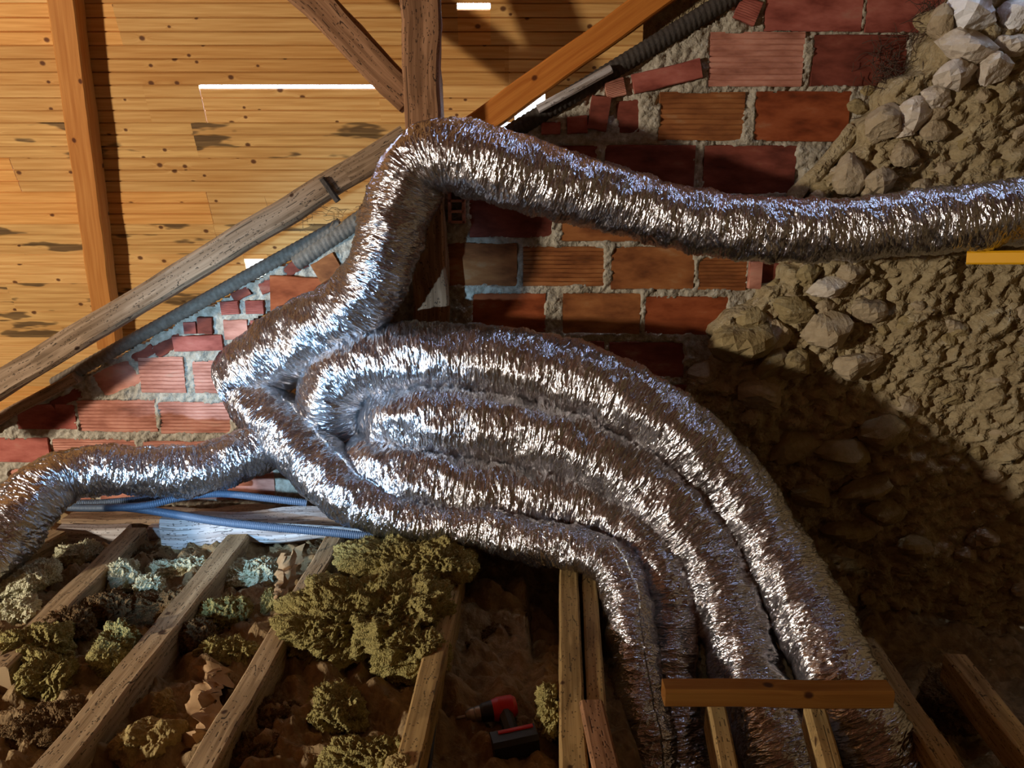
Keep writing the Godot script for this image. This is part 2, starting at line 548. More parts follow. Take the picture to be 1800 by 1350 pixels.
var top_line := []
var brick_list := []
func make_wall_back() -> void:
	var hole := PackedVector2Array()
	for q in [[432, 580], [452, 560], [505, 535], [560, 550], [640, 610], [690, 700], [690, 800], [600, 830], [500, 800], [437, 770], [424, 740], [428, 700], [420, 640]]:
		var w := pz(q[0], q[1], WZ)
		hole.append(Vector2(w.x, w.y))
	var line := PackedVector2Array()
	for q in [[-700, 1140], [0, 738], [350, 545], [640, 388], [870, 240], [1080, 134], [1310, 0], [1500, -112], [2400, -500]]:
		var w := pz(q[0], q[1], WZ)
		line.append(Vector2(w.x, w.y))
	# bricks: px, py of the middle, width, height, turn, material, ribbed, how far it stands proud
	var B := [
		[1430, 8, 174, 92, 0, 1, 0, 0], [1606, 10, 170, 92, 0, 1, 0, 0], [1328, 105, 168, 93, 0, 3, 1, 0], [1508, 107, 166, 88, 0, 2, 0, 0], [1232, 205, 152, 84, 0, 0, 1, 0], [1408, 205, 168, 87, 0, 4, 0, 0],
		[1141, 298, 160, 86, 0, 2, 0, 0], [1316, 298, 164, 86, 0, 2, 0, 0], [975, 296, 150, 80, 0, 2, 0, 0], [1170, 136, 122, 33, 13, 1, 0, 2], [1080, 157, 34, 30, 14, 3, 1, 2], [1312, 20, 40, 40, -20, 1, 1, 1],
		[898, 380, 148, 76, 0, 2, 0, 0], [1062, 386, 150, 78, 0, 0, 0, 0], [1222, 390, 150, 78, 0, 0, 0, 0], [848, 465, 124, 77, 0, 0, 0, 0], [991, 468, 146, 72, 0, 0, 1, 0], [1147, 471, 148, 77, 0, 0, 0, 0], [1269, 480, 85, 62, 0, 0, 1, 0], [1323, 482, 21, 48, 0, 3, 0, 3], [1366, 486, 60, 50, 0, 2, 0, 0],
		[894, 549, 132, 72, 0, 4, 0, 0], [1057, 551, 138, 75, 0, 0, 0, 0], [1206, 554, 147, 70, 0, 4, 0, 0], [858, 628, 122, 66, 0, 2, 0, 0], [995, 630, 134, 66, 0, 2, 0, 0], [1136, 632, 134, 66, 0, 2, 0, 0],
		[860, 700, 140, 60, 0, 2, 0, 0], [1010, 702, 140, 60, 0, 2, 0, 0], [1160, 704, 140, 60, 0, 2, 0, 0],
		[1014, 220, 36, 30, 3, 1, 0, 1], [968, 226, 34, 22, 0, 1, 0, 1], [1052, 200, 34, 58, -8, 2, 0, 2], [1104, 205, 40, 56, 4, 2, 0, 0],
		[208, 730, 139, 62, 0, 3, 1, 0], [345, 734, 128, 60, 0, 3, 1, 0], [287, 658, 80, 67, 0, 3, 1, 0], [376, 662, 70, 62, 0, 3, 1, 0], [83, 731, 106, 48, 0, 1, 0, 0], [170, 792, 148, 46, 0, 3, 1, 0], [40, 790, 100, 46, 0, 1, 0, 0], [330, 796, 150, 46, 0, 3, 1, 0],
		[351, 602, 88, 28, 2, 1, 0, 1], [418, 578, 42, 36, 0, 3, 0, 1], [205, 665, 80, 52, 24, 3, 0, -1], [536, 520, 118, 70, -3, 4, 0, 1], [578, 470, 46, 38, 28, 0, 0, 2], [407, 540, 32, 24, 3, 1, 1, 1], [450, 539, 32, 24, 0, 1, 1, 1], [363, 571, 26, 30, -3, 2, 0, 1], [337, 575, 22, 22, 0, 1, 0, 1], [461, 568, 36, 14, 0, 1, 0, 1],
		[298, 606, 60, 24, 28, 2, 0, 0], [254, 622, 44, 22, 28, 2, 0, 0], [476, 500, 40, 24, 20, 2, 0, 0], [520, 468, 44, 22, 28, 2, 0, 0], [425, 516, 34, 18, 26, 2, 0, 0], [120, 700, 60, 20, 28, 2, 0, 0],
		[90, 850, 140, 60, 0, 3, 0, 0], [250, 850, 150, 60, 0, 3, 0, 0], [410, 850, 150, 60, 0, 3, 0, 0]]
	var cs := 0.009
	var x0 := -3.2
	var y0 := -0.5
	var nx := 590
	var ny := 356
	var inside := PackedFloat32Array()      # how deep a point lies inside the outline of a brick
	inside.resize(nx * ny)
	for b in B:
		var w := pz(b[0], b[1], WZ)
		var k: float = w.distance_to(EYE) / ray(b[0], b[1]).length() / F
		var hw: float = b[2] * k / 2
		var hh: float = b[3] * k / 2
		var ca := cos(deg_to_rad(b[4]))
		var sa := sin(deg_to_rad(b[4]))
		var reach := hw + hh
		for j in range(maxi(0, int((w.y - reach - y0) / cs)), mini(ny, int((w.y + reach - y0) / cs) + 2)):
			for i in range(maxi(0, int((w.x - reach - x0) / cs)), mini(nx, int((w.x + reach - x0) / cs) + 2)):
				var dx := x0 + i * cs - w.x
				var dy := y0 + j * cs - w.y
				var lx := absf(dx * ca + dy * sa)
				var ly := absf(-dx * sa + dy * ca)
				inside[j * nx + i] = maxf(inside[j * nx + i], minf(hw - lx, hh - ly))
	var P := PackedVector3Array()
	var T := PackedVector2Array()
	var ok := PackedByteArray()
	ok.resize(nx * ny)
	for j in ny:
		for i in nx:
			var x := x0 + i * cs
			var y := y0 + j * cs
			var k := j * nx + i
			var rough := fbm.get_noise_2d(x * 6.0, y * 6.0) * 0.02 + noise.get_noise_2d(x * 45.0, y * 45.0) * 0.008
			var z := WZ + 0.009 + rough
			var d := inside[k]
			if d > 0.0:
				z -= smoothstep(0.006, 0.017 + 0.022 * maxf(0.0, noise.get_noise_2d(x * 9.0 + 40.0, y * 16.0)), d) * 0.045
			P.append(Vector3(x, y, z))
			T.append(Vector2(x, y))
			var ty := 9.0
			for q in line.size() - 1:
				if x >= line[q].x and x <= line[q + 1].x:
					ty = lerpf(line[q].y, line[q + 1].y, (x - line[q].x) / (line[q + 1].x - line[q].x))
			if x < line[0].x:
				ty = line[0].y
			ty += noise.get_noise_2d(x * 9.0, 3.0) * 0.014
			ok[k] = 1 if y < minf(ty, 2.75) and not Geometry2D.is_point_in_polygon(Vector2(x, y), hole) else 0
	var keep := PackedByteArray()
	keep.resize((nx - 1) * (ny - 1))
	for j in ny - 1:
		for i in nx - 1:
			keep[j * (nx - 1) + i] = ok[j * nx + i] & ok[j * nx + i + 1] & ok[(j + 1) * nx + i] & ok[(j + 1) * nx + i + 1]
	var s := Shape.new()
	s.grid(P, nx, ny, T, true, false, keep)
	# the back of the wall and the broken edges round its top and its hole
	var bz := WZ - 0.11
	var Pb := P.duplicate()
	for k in Pb.size():
		Pb[k].z = bz
	s.grid(Pb, nx, ny, T, false, false, keep)
	for j in ny - 1:
		for i in nx - 1:
			if keep[j * (nx - 1) + i] == 0: continue
			var a := P[j * nx + i]
			var b := P[j * nx + i + 1]
			var c := P[(j + 1) * nx + i + 1]
			var d := P[(j + 1) * nx + i]
			if (j + 1 < ny - 1 and keep[(j + 1) * (nx - 1) + i]) and (j > 0 and keep[(j - 1) * (nx - 1) + i]) and (i + 1 < nx - 1 and keep[j * (nx - 1) + i + 1]) and (i > 0 and keep[j * (nx - 1) + i - 1]): continue
			var A := Vector3(a.x, a.y, bz)
			var Bq := Vector3(b.x, b.y, bz)
			var C := Vector3(c.x, c.y, bz)
			var D := Vector3(d.x, d.y, bz)
			if j + 1 >= ny - 1 or keep[(j + 1) * (nx - 1) + i] == 0: s.quad(d, D, C, c)
			if j > 0 and keep[(j - 1) * (nx - 1) + i] == 0: s.quad(b, Bq, A, a)
			if i + 1 < nx - 1 and keep[j * (nx - 1) + i + 1] == 0: s.quad(c, C, Bq, b)
			if i > 0 and keep[j * (nx - 1) + i - 1] == 0: s.quad(a, A, D, d)
	var wall := structure("wall_back", s, mats.mortar)
	for b in B:
		var w := pz(b[0], b[1], WZ)
		var k: float = w.distance_to(EYE) / ray(b[0], b[1]).length() / F
		var o := brick(b[2] * k * 0.98, b[3] * k * 0.97, b[6] == 1, b[7] * 0.012)
		var q := part("brick", o, mats.brick[b[5]], wall)
		q.rotation.z = deg_to_rad(b[4])
		q.position = Vector3(w.x, w.y, WZ + 0.003 + rng.randf_range(0, 0.005)) + q.basis * q.position
	# hollow brick that shows its open cells under the bend of the upper duct
	var hb := Shape.new()
	var c := pz(804, 362, WZ)
	for col in [-1, 1]:
		box(hb, c + Vector3(col * 0.027 - 0.006, -0.065, -0.02), c + Vector3(col * 0.027 + 0.006, 0.065, 0.05), 0.002)
	for row in 4:
		var y := -0.06 + row * 0.04
		box(hb, c + Vector3(-0.03, y - 0.005, -0.02), c + Vector3(0.03, y + 0.005, 0.05), 0.002)
	part("hollow_brick", hb, mats.brick[3], wall, "hollow brick end with open cells")

func brick(w: float, h: float, ribbed: bool, proud: float) -> Shape:
	var s := Shape.new()
	var f := 0.006 + proud
	var prof := PackedVector2Array([Vector2(-h / 2, -0.07), Vector2(-h / 2, f - 0.003)])
	if ribbed:
		var n := 9
		for k in n:
			var a := -h / 2 + 0.003 + (h - 0.006) * k / n
			var b := (h - 0.006) / n
			prof.append_array([Vector2(a + b * 0.14, f), Vector2(a + b * 0.84, f), Vector2(a + b * 0.92, f - 0.0035)])
	else:
		prof.append_array([Vector2(-h / 2 + 0.003, f), Vector2(h / 2 - 0.003, f)])
	prof.append_array([Vector2(h / 2, f - 0.003), Vector2(h / 2, -0.07)])
	extrude(s, prof, Vector3(-w / 2, 0, 0), Vector3(w / 2, 0, 0), Vector3.UP, Vector3.BACK, 4, 0.0025, Vector2.ZERO, 14.0)
	return s

func stone(sd: int) -> Shape:
	var r := RandomNumberGenerator.new()
	r.seed = sd
	var pl := []
	for k in 16:
		var d := Vector3(r.randfn(), r.randfn(), r.randfn()).normalized()
		pl.append([d, r.randf_range(0.62, 1.0)])
	var nu := 18
	var nv := 11
	var P := PackedVector3Array()
	var T := PackedVector2Array()
	for j in nv:
		var b := PI * j / (nv - 1)
		for i in nu:
			var a := TAU * i / nu
			var d := Vector3(sin(b) * cos(a), cos(b), sin(b) * sin(a))
			var q := 1.15
			for p in pl:
				var c: float = d.dot(p[0])
				if c > 0.05: q = minf(q, p[1] / c)
			q *= 1.0 + 0.09 * noise.get_noise_3d(d.x * 3.0 + sd, d.y * 3.0, d.z * 3.0)
			P.append(d * q)
			T.append(Vector2(a, b))
	var s := Shape.new()
	s.grid(P, nu, nv, T, false, true, PackedByteArray(), true)
	return s

var stone_left := PackedVector2Array()
func stone_x(y: float) -> float:
	for q in stone_left.size() - 1:
		if y <= stone_left[q].y and y >= stone_left[q + 1].y:
			return lerpf(stone_left[q].x, stone_left[q + 1].x, (stone_left[q].y - y) / (stone_left[q].y - stone_left[q + 1].y))
	return stone_left[0].x if y > stone_left[0].y else stone_left[stone_left.size() - 1].x
func stone_z(x: float, y: float) -> float:
	# the face of the rubble wall comes forward to the right
	return -3.03 + (x - 0.75) * 0.13
func stone_surface(x: float, y: float) -> float:
	var w := Vector2(x, y) + Vector2(noise.get_noise_2d(x * 5.0, y * 5.0), noise.get_noise_2d(x * 5.0 + 30.0, y * 5.0)) * 0.05
	var d := x - stone_x(y) + noise.get_noise_2d(x * 7.0, y * 9.0) * 0.05
	var c := cell.get_noise_2d(w.x * 11.0, w.y * 15.0)
	var lump := clampf(1.0 + c, 0.0, 1.0)
	var z := stone_z(x, y) + fbm.get_noise_2d(x * 3.0, y * 3.0) * 0.05 + smoothstep(0.0, 0.25, lump) * 0.018 + fbm.get_noise_2d(x * 15.0, y * 19.0) * 0.028 - absf(fbm.get_noise_2d(x * 28.0 + 7.0, y * 34.0)) * 0.022
	return lerpf(WZ - 0.09, z, smoothstep(-0.02, 0.05, d))

func make_wall_right() -> void:
	for q in [[1760, -260], [1655, -20], [1600, 90], [1560, 150], [1500, 205], [1490, 255], [1425, 320], [1395, 365], [1390, 460], [1310, 525], [1245, 575], [1245, 620], [1200, 690], [1170, 800], [1150, 1000]]:
		var w := pz(q[0], q[1], -3.05)
		stone_left.append(Vector2(w.x, w.y))
	var nx := 170
	var ny := 260
	var cs := 0.0125
	var P := PackedVector3Array()
	var T := PackedVector2Array()
	for j in ny:
		for i in nx:
			var x := 0.5 + i * cs
			var y := -0.5 + j * cs
			P.append(Vector3(x, y, stone_surface(x, y)))
			T.append(Vector2(x, y))
	var s := Shape.new()
	s.grid(P, nx, ny, T, true)
	var wall := structure("wall_right", s, mats.rubble)
	# the same wall turns the corner beyond the frame and closes the room
	s = Shape.new()
	box(s, Vector3(2.55, -0.6, -3.3), Vector3(2.9, 3.2, 1.9))
	part("return_wall", s, mats.rubble, wall)
	s = Shape.new()
	extrude(s, rect(0.06, 0.05, 0.015), pz(1392, 352, WZ + 0.05), pz(1502, 226, WZ + 0.05), Vector3(0.76, -0.65, 0), Vector3.BACK, 16, 0.012, Vector2.ZERO, 8.0)
	part("render_edge", s, mats.rubble, wall, "smooth sloping edge of old clay render")
	var variants := []
	for k in 10:
		variants.append(stone(100 + k).mesh())
	var place := func(px: float, py: float, wp: float, hp: float, m: int, out: float) -> void:
		var w := pz(px, py, -3.0)
		var z := maxf(stone_surface(w.x, w.y), WZ)
		w = pz(px, py, z)
		var k: float = w.distance_to(EYE) / ray(px, py).length() / F
		var o := MeshInstance3D.new()
		o.name = "stone"
		o.mesh = variants[rng.randi() % variants.size()]
		o.material_override = mats.stones[m]
		wall.add_child(o, true)
		var sc := Vector3(wp * k * 0.55, hp * k * 0.55, (wp + hp) * k * 0.25)
		o.basis = Basis(Vector3.BACK, rng.randf_range(-0.4, 0.4)) * Basis(Vector3.UP, 0.0)
		o.basis = o.basis * Basis.from_scale(sc)
		o.position = w + Vector3(0, 0, sc.z * out)
	for q in [[1700, 22, 90, 70, 3], [1778, 28, 60, 60, 3], [1690, 84, 100, 54, 2], [1764, 82, 64, 46, 2], [1674, 132, 74, 52, 2], [1643, 170, 52, 44, 2], [1604, 202, 64, 60, 2], [1548, 215, 62, 58, 0], [1588, 228, 34, 34, 2], [1490, 306, 58, 64, 0], [1545, 318, 56, 46, 0], [1738, 120, 60, 60, 2], [1620, 75, 40, 36, 0], [1610, 120, 36, 34, 0], [1655, 40, 44, 60, 0], [1585, 270, 44, 40, 0], [1640, 225, 50, 40, 0], [1505, 185, 36, 26, 1], [1525, 160, 30, 20, 1],
		[1292, 602, 110, 76, 1], [1362, 592, 66, 56, 0], [1318, 556, 60, 36, 1], [1400, 548, 78, 44, 1], [1448, 585, 84, 66, 0], [1450, 508, 68, 36, 2], [1520, 545, 60, 50, 0], [1350, 640, 70, 50, 1], [1420, 480, 46, 38, 1], [1490, 480, 50, 40, 0], [1390, 640, 56, 50, 1], [1500, 640, 80, 50, 0], [1250, 660, 70, 50, 0], [1330, 690, 80, 50, 0],
		[1510, 860, 90, 36, 1], [1420, 870, 70, 40, 1], [1560, 900, 70, 46, 1], [1480, 930, 90, 40, 1], [1600, 960, 60, 40, 1], [1390, 780, 90, 44, 1], [1480, 790, 100, 50, 1], [1560, 760, 80, 60, 1]]:
		place.call(q[0], q[1], q[2], q[3], q[4], 0.15)
	for k in 170:
		var px := rng.randf_range(1270, 1815)
		var py := rng.randf_range(150, 1120)
		var w := pz(px, py, -3.0)
		if w.x < stone_x(w.y) + 0.05: continue
		var sz := rng.randf_range(18, 44)
		place.call(px, py, sz * rng.randf_range(1.0, 1.5), sz, 0 if rng.randf() < 0.5 else 1, -0.7)

func floor_y(x: float, z: float) -> float:
	var h := fbm.get_noise_2d(x * 1.6, z * 1.6) * 0.06 + absf(fbm.get_noise_2d(x * 5.0 + 9.0, z * 5.0)) * 0.09 - absf(noise.get_noise_2d(x * 17.0, z * 17.0)) * 0.018 + fbm.get_noise_2d(x * 34.0, z * 34.0) * 0.008
	var y := -0.14 + h + 0.055 * smoothstep(-0.1, -0.3, x)
	if x > 0.05 and x < 0.3 and z < -2.0:
		y -= 0.1 * smoothstep(-2.0, -2.25, z)
	if x > 0.3:
		y -= 0.36 * smoothstep(0.3, 0.42, x)
	return y

func make_floor() -> void:
	var nx := 420
	var nz := 190
	var cs := 0.0145
	var P := PackedVector3Array()
	var T := PackedVector2Array()
	for j in nz:
		for i in nx:
			var x := -3.3 + i * cs
			var z := -3.3 + j * cs
			P.append(Vector3(x, floor_y(x, z), z))
			T.append(Vector2(x, z))
	var s := Shape.new()
	s.grid(P, nx, nz, T)
	var f := structure("floor", s, mats.dust)
	s = Shape.new()
	box(s, Vector3(-5.3, -0.95, -5.0), Vector3(2.9, -0.68, 1.9))
	part("subfloor", s, mats.dust, f)

func make_shell() -> void:
	var s := Shape.new()
	box(s, Vector3(-5.35, -0.95, -5.0), Vector3(-5.1, 3.2, 1.9))
	structure("wall_left", s, mats.lining)
	s = Shape.new()
	box(s, Vector3(-5.3, -0.8, 1.7), Vector3(2.9, 3.2, 1.95))
	structure("wall_front", s, mats.lining)

# ---------------------------------------------------------------- timbers
func make_timbers() -> void:
	var s: Shape
	# rafter under the boards
	s = timber(roof(118, -60) + roof_n * 0.045, roof(201, 600) + roof_n * 0.045, 0.105, 0.088, roof_n, 0.004)
	solid("rafter", s, mats.rafter, "orange pine rafter nailed under the boards at upper left", "rafter")
	# king post with its brace
	s = timber(pz(737, -70, -3.02), pz(762, 660, -3.02), 0.135, 0.1, Vector3.BACK, 0.012, 0.01)
	solid("king_post", s, mats.post, "upright rough brown post behind the bend of the upper duct", "post")
	s = timber(pz(478, -70, -3.06), pz(722, 178, -3.04), 0.115, 0.085, Vector3.BACK, 0.012, 0.01)
	solid("diagonal_brace", s, mats.post, "split brown brace running down into the upright post", "brace")
	# the long beams that follow the slope of the wall
	s = timber(pz(-140, 761, -2.80), pz(716, 243, -3.03), 0.094, 0.085, Vector3.BACK, 0.005, 0.012)
	var beam := solid("sloping_beam", s, mats.old, "long grey weathered beam sloping up to the post", "beam")
	var nt := Shape.new()
	var a := pz(566, 314, -2.945)
	var b := pz(594, 354, -2.945)
	extrude(nt, rect(0.02, 0.03), a, b, (b - a).normalized().cross(Vector3.BACK), Vector3.BACK, 3, 0.002)
	part("iron_strap", nt, mats.dark_shell, beam, "dark strap across the beam")
	s = timber(pz(805, 245, -3.14), pz(1225, -55, -3.14), 0.098, 0.07, Vector3.BACK, 0.004, 0.006)
	solid("pine_beam", s, mats.orange, "smooth orange pine beam rising to the right of the post", "beam")
	s = timber(pz(945, 192, -3.05), pz(1074, 122, -3.05), 0.03, 0.05, Vector3.BACK, 0.004)
	solid("batten", s, mats.whitewash, "short pale batten lying along the right wall top", "batten")
	s = timber(pz(-120, 800, -3.06), pz(136, 662, -3.06), 0.045, 0.06, Vector3.BACK, 0.006)
	solid("batten", s, mats.old, "old wooden batten on the wall top at the left edge", "batten")
	# corrugated strips on the top of the wall
	for q in [[96, 674, 600, 394, 0.024, "shell", "grey ribbed strip lying along the left wall top"], [520, 462, 640, 380, 0.03, "shell", "short grey ribbed strip behind the rising duct"], [864, 254, 1330, -32, 0.031, "dark_shell", "dark ribbed strip along the right wall top"]]:
		var pr := path([pz(q[0], q[1], -3.09), pz(lerpf(q[0], q[2], 0.5), lerpf(q[1], q[3], 0.5), -3.09), pz(q[2], q[3], -3.09)], [q[4], q[4], q[4]], 0.004)
		s = Shape.new()
		tube(s, pr[0], pr[1], 24, 0.004, func(an: float, t: float, r: float) -> float: return 0.0035 * absf(sin((t + an * 0.006) * 150.0)))
		solid("ribbed_strip", s, mats[q[5]], q[6], "strip")
	# floor joists: left and right edge at the far end, then at the near end
	var J := [
		[70, 118, 931, -70, 0, 1000, "joist", "grey joist at the left edge beside the blue-lit duct"],
		[218, 262, 928, 40, 86, 1100, "joist", "grey joist running under green wool at far left"],
		[411, 452, 922, 42, 108, 1362, "joist", "long brown joist from the blue conduit to the lower left corner"],
		[572, 604, 941, 315, 372, 1362, "joist", "brown joist between the crumpled paper and the wool batt"],
		[786, 818, 990, 690, 742, 1340, "joist_new", "chamfered light joist beside the open bay with the drill"],
		[982, 1016, 1000, 984, 1037, 1362, "joist_new", "light straight joist to the right of the drill"],
		[1022, 1050, 1000, 1040, 1078, 1362, "joist_new", "narrower joist doubled against the straight one by the ducts"]]
	for q in J:
		var f0 := pf((q[0] + q[1]) / 2.0, q[2], 0)
		var f1 := pf((q[3] + q[4]) / 2.0, q[5], 0)
		var w := (pf(q[1], q[2], 0).x - pf(q[0], q[2], 0).x + pf(q[4], q[5], 0).x - pf(q[3], q[5], 0).x) / 2.0
		if q[6] == "joist_new" and q[0] == 1022:
			f0.y -= 0.012
			f1.y -= 0.012
		s = timber(f0 - Vector3(0, 0.085, 0), f1 + (f1 - f0) * 0.3 - Vector3(0, 0.085, 0), w * 0.96, 0.17, Vector3.UP, 0.004)
		solid("floor_joist", s, mats[q[6]], q[7], "joist", "floor joists")
	for q in [[1256, 1225, 1290, 1400, 0.045, "slim dark joist between the two middle ducts"], [1433, 1225, 1482, 1400, 0.045, "slim dark joist between the two right ducts"], [1520, 1120, 1720, 1420, 0.07, "dark joist just right of the outermost duct"], [1680, 1150, 1900, 1420, 0.07, "dark joist at the lower right corner"]]:
		var y := -0.03 if q[4] < 0.05 else -0.16
		s = timber(pf(q[0], q[1], y) - Vector3(0, 0.05, 0), pf(q[2], q[3], y) - Vector3(0, 0.05, 0), q[4], 0.1, Vector3.UP, 0.004)
		solid("floor_joist", s, mats.joist_new, q[5], "joist", "floor joists")
	s = timber(pf(1040, 1235, 0.01) - Vector3(0, 0.002, 0), pf(1079, 1420, 0.01) - Vector3(0, 0.002, 0), 0.058, 0.022, Vector3.UP, 0.002)
	solid("plank_offcut", s, mats.post, "reddish board end laid on the doubled joist", "board")
	# wall plate and the loose timbers at its foot
	s = timber(pf(290, 912, 0.045) + Vector3(0, -0.04, 0), pf(690, 905, 0.045) + Vector3(0, -0.04, 0), 0.1, 0.11, Vector3.UP, 0.02, 0.012)
	solid("wall_plate", s, mats.whitewash, "whitewashed old timber under the conduits and the lowest duct", "timber")
	s = timber(pf(120, 905, -0.01) + Vector3(0, -0.05, 0), pf(480, 898, -0.01) + Vector3(0, -0.05, 0), 0.12, 0.1, Vector3.UP, 0.016, 0.01)
	solid("wall_plate", s, mats.old, "grey old timber behind the blue conduits", "timber")
	var nog := [[105, 226, 948, "short whitewashed nogging between the two leftmost joists"], [264, 412, 945, "whitewashed nogging between the second and third joist"]]
	for q in nog:
		s = timber(pf(q[0], q[2] - 20, -0.02) + Vector3(0, -0.045, 0), pf(q[1], q[2] - 22, -0.02) + Vector3(0, -0.045, 0), 0.05, 0.1, Vector3.UP, 0.008)
		solid("nogging", s, mats.whitewash, q[3], "timber")
	s = timber(pf(1166, 1218, 0.03), pf(1563, 1220, 0.03), 0.055, 0.05, Vector3.UP, 0.002)
	solid("cross_plank", s, mats.dull, "orange plank laid across the ducts at lower right", "plank")
	s = timber(pd(1700, 452, 2.66), pd(1880, 452, 2.5), 0.05, 0.045, Vector3.UP, 0.001)
	solid("support_batten", s, plain(Color(0.93, 0.68, 0.06), 0.5), "bright yellow batten under the upper duct at the right edge", "batten")

# ---------------------------------------------------------------- ducts
func foil_bump(sd: float) -> Callable:
	return func(a: float, t: float, r: float) -> float:
		var x := cos(a) * r
		var y := sin(a) * r
		var swirl := t + 0.008 * sin(a + t * 9.0)
		var n1 := 1.0 - 2.2 * absf(noise.get_noise_3d(x * 13.0 + sd, y * 13.0, swirl * 88.0))
		var n2 := noise.get_noise_3d(x * 34.0 + sd, y * 34.0, swirl * 140.0 + 60.0)
		var n3 := noise.get_noise_3d(x * 9.0, y * 9.0 + sd, t * 11.0)
		return n1 * 0.0042 + n2 * 0.0022 + n3 * 0.010 + 0.0012 * cos((t + a * 0.006) * 165.0)

func make_ducts() -> void:
	var D := [
		["silver foil duct rising from the hole and sagging off to the right edge", [[425, 668, 112, 3.22], [486, 624, 130, 3.06], [550, 589, 134, 2.95], [612, 552, 130, 2.88], [655, 500, 120, 2.83], [682, 430, 120, 2.8], [703, 360, 122, 2.78], [735, 296, 120, 2.75], [790, 272, 126, 2.72], [870, 293, 128, 2.7], [963, 320, 122, 2.72], [1080, 352, 114, 2.75], [1190, 381, 108, 2.75], [1300, 400, 113, 2.72], [1440, 406, 106, 2.7], [1600, 393, 112, 2.66], [1700, 384, 114, 2.62], [1800, 371, 112, 2.6], [1900, 358, 112, 2.58]]],
		["outermost and uppermost foil duct of the curving bundle", [[665, 800, 100, 3.25], [612, 764, 114, 3.08], [584, 706, 124, 2.95], [615, 652, 126, 2.89], [700, 633, 128, 2.86], [800, 632, 128, 2.84], [900, 642, 130, 2.8], [1000, 664, 132, 2.75], [1100, 703, 130, 2.7], [1180, 755, 130, 2.66], [1260, 830, 130, 2.62], [1320, 910, 130, 2.57], [1370, 995, 134, 2.48], [1425, 1090, 138, 2.35], [1475, 1195, 138, 2.2], [1525, 1290, 140, 2.14], [1590, 1420, 142, 2.1]]],
		["second foil duct of the bundle, just under the outermost one", [[790, 722, 100, 3.2], [722, 733, 112, 3.02], [692, 738, 122, 2.88], [750, 739, 130, 2.81], [833, 747, 134, 2.79], [933, 763, 134, 2.76], [1000, 782, 134, 2.73], [1100, 829, 134, 2.69], [1180, 894, 134, 2.62], [1240, 980, 128, 2.55], [1282, 1075, 124, 2.44], [1315, 1190, 122, 2.3], [1348, 1270, 134, 2.18], [1385, 1360, 140, 2.1], [1410, 1440, 142, 2.05]]],
		["third foil duct of the bundle, beneath the dark crease", [[740, 800, 86, 3.18], [680, 806, 96, 3.0], [656, 813, 112, 2.86], [720, 840, 120, 2.78], [833, 861, 122, 2.75], [920, 873, 122, 2.74], [1000, 885, 120, 2.72], [1070, 910, 116, 2.68], [1130, 958, 110, 2.61], [1168, 1025, 110, 2.53], [1177, 1110, 106, 2.47], [1178, 1195, 104, 2.4], [1186, 1290, 124, 2.34], [1205, 1430, 130, 2.26]]],
		["lowest thin foil duct, blue-lit where it leaves the hole", [[430, 690, 80, 3.2], [480, 734, 106, 3.02], [534, 790, 110, 2.9], [584, 842, 106, 2.8], [642, 886, 92, 2.73], [735, 918, 76, 2.69], [830, 926, 76, 2.66], [946, 951, 78, 2.6], [1030, 968, 78, 2.56], [1080, 1000, 80, 2.5], [1102, 1055, 82, 2.42], [1110, 1120, 86, 2.33], [1120, 1200, 88, 2.24], [1138, 1290, 90, 2.16], [1156, 1430, 92, 2.1]]],
		["separate foil duct running off to the left edge above the joists", [[520, 760, 80, 3.15], [470, 782, 84, 3.0], [420, 804, 86, 2.92], [350, 826, 86, 2.85], [270, 829, 87, 2.8], [190, 826, 88, 2.75], [115, 838, 96, 2.7], [60, 876, 104, 2.62], [20, 925, 110, 2.56], [-40, 990, 116, 2.5], [-120, 1060, 120, 2.46]]]]
	var ds := 0.0042
	for k in D.size():
		var pts := []
		var rad := []
		for q in D[k][1]:
			pts.append(pd(q[0], q[1], q[3]))
			rad.append(q[2] * q[3] / F / 2.0 + 0.001)
		var pr := path(pts, rad, ds)
		var s := Shape.new()
		tube(s, pr[0], pr[1], 84, ds, foil_bump(k * 17.0))
		solid("foil_duct", s, mats.foil, D[k][0], "duct", "insulated foil ducts")

func make_conduits() -> void:
	var C := [
		["corrugated blue conduit reaching furthest right under the lowest duct", 0.0145, [[90, 882, 0.05], [230, 893, 0.06], [300, 903, 0.065], [380, 916, 0.065], [470, 926, 0.06], [560, 934, 0.05], [680, 946, 0.03]]],
		["corrugated blue conduit arching over the whitewashed timber", 0.0135, [[60, 888, 0.04], [150, 893, 0.06], [250, 889, 0.1], [320, 874, 0.11], [390, 868, 0.11], [470, 876, 0.1], [540, 884, 0.08]]],
		["corrugated blue conduit lying highest against the left duct", 0.0125, [[60, 880, 0.08], [160, 884, 0.07], [240, 878, 0.08], [320, 870, 0.06], [400, 864, 0.05]]]]
	for q in C:
		var pts := []
		var rad := []
		for p in q[2]:
			pts.append(pf(p[0], p[1], p[2] + 0.02))
			rad.append(q[1])
		var pr := path(pts, rad, 0.0016)
		var s := Shape.new()
		tube(s, pr[0], pr[1], 14, 0.0016, func(_a: float, t: float, _r: float) -> float: return 0.0012 * sin(t * 900.0))
		solid("conduit", s, mats.conduit, q[0], "conduit", "blue corrugated conduits")
	var pts := []
	for p in [[806, 1010, -0.05], [792, 1090, -0.07], [775, 1180, -0.08], [764, 1270, -0.08], [752, 1370, -0.08]]:
		pts.append(pf(p[0], p[1], p[2]))
	var pr := path(pts, [0.006, 0.006, 0.006, 0.006, 0.006], 0.01)
	var s := Shape.new()
	tube(s, pr[0], pr[1], 10, 0.01, func(_a: float, _t: float, _r: float) -> float: return 0.0)
	solid("cable", s, mats.black, "thin black cable along the chamfered joist beside the drill", "cable")

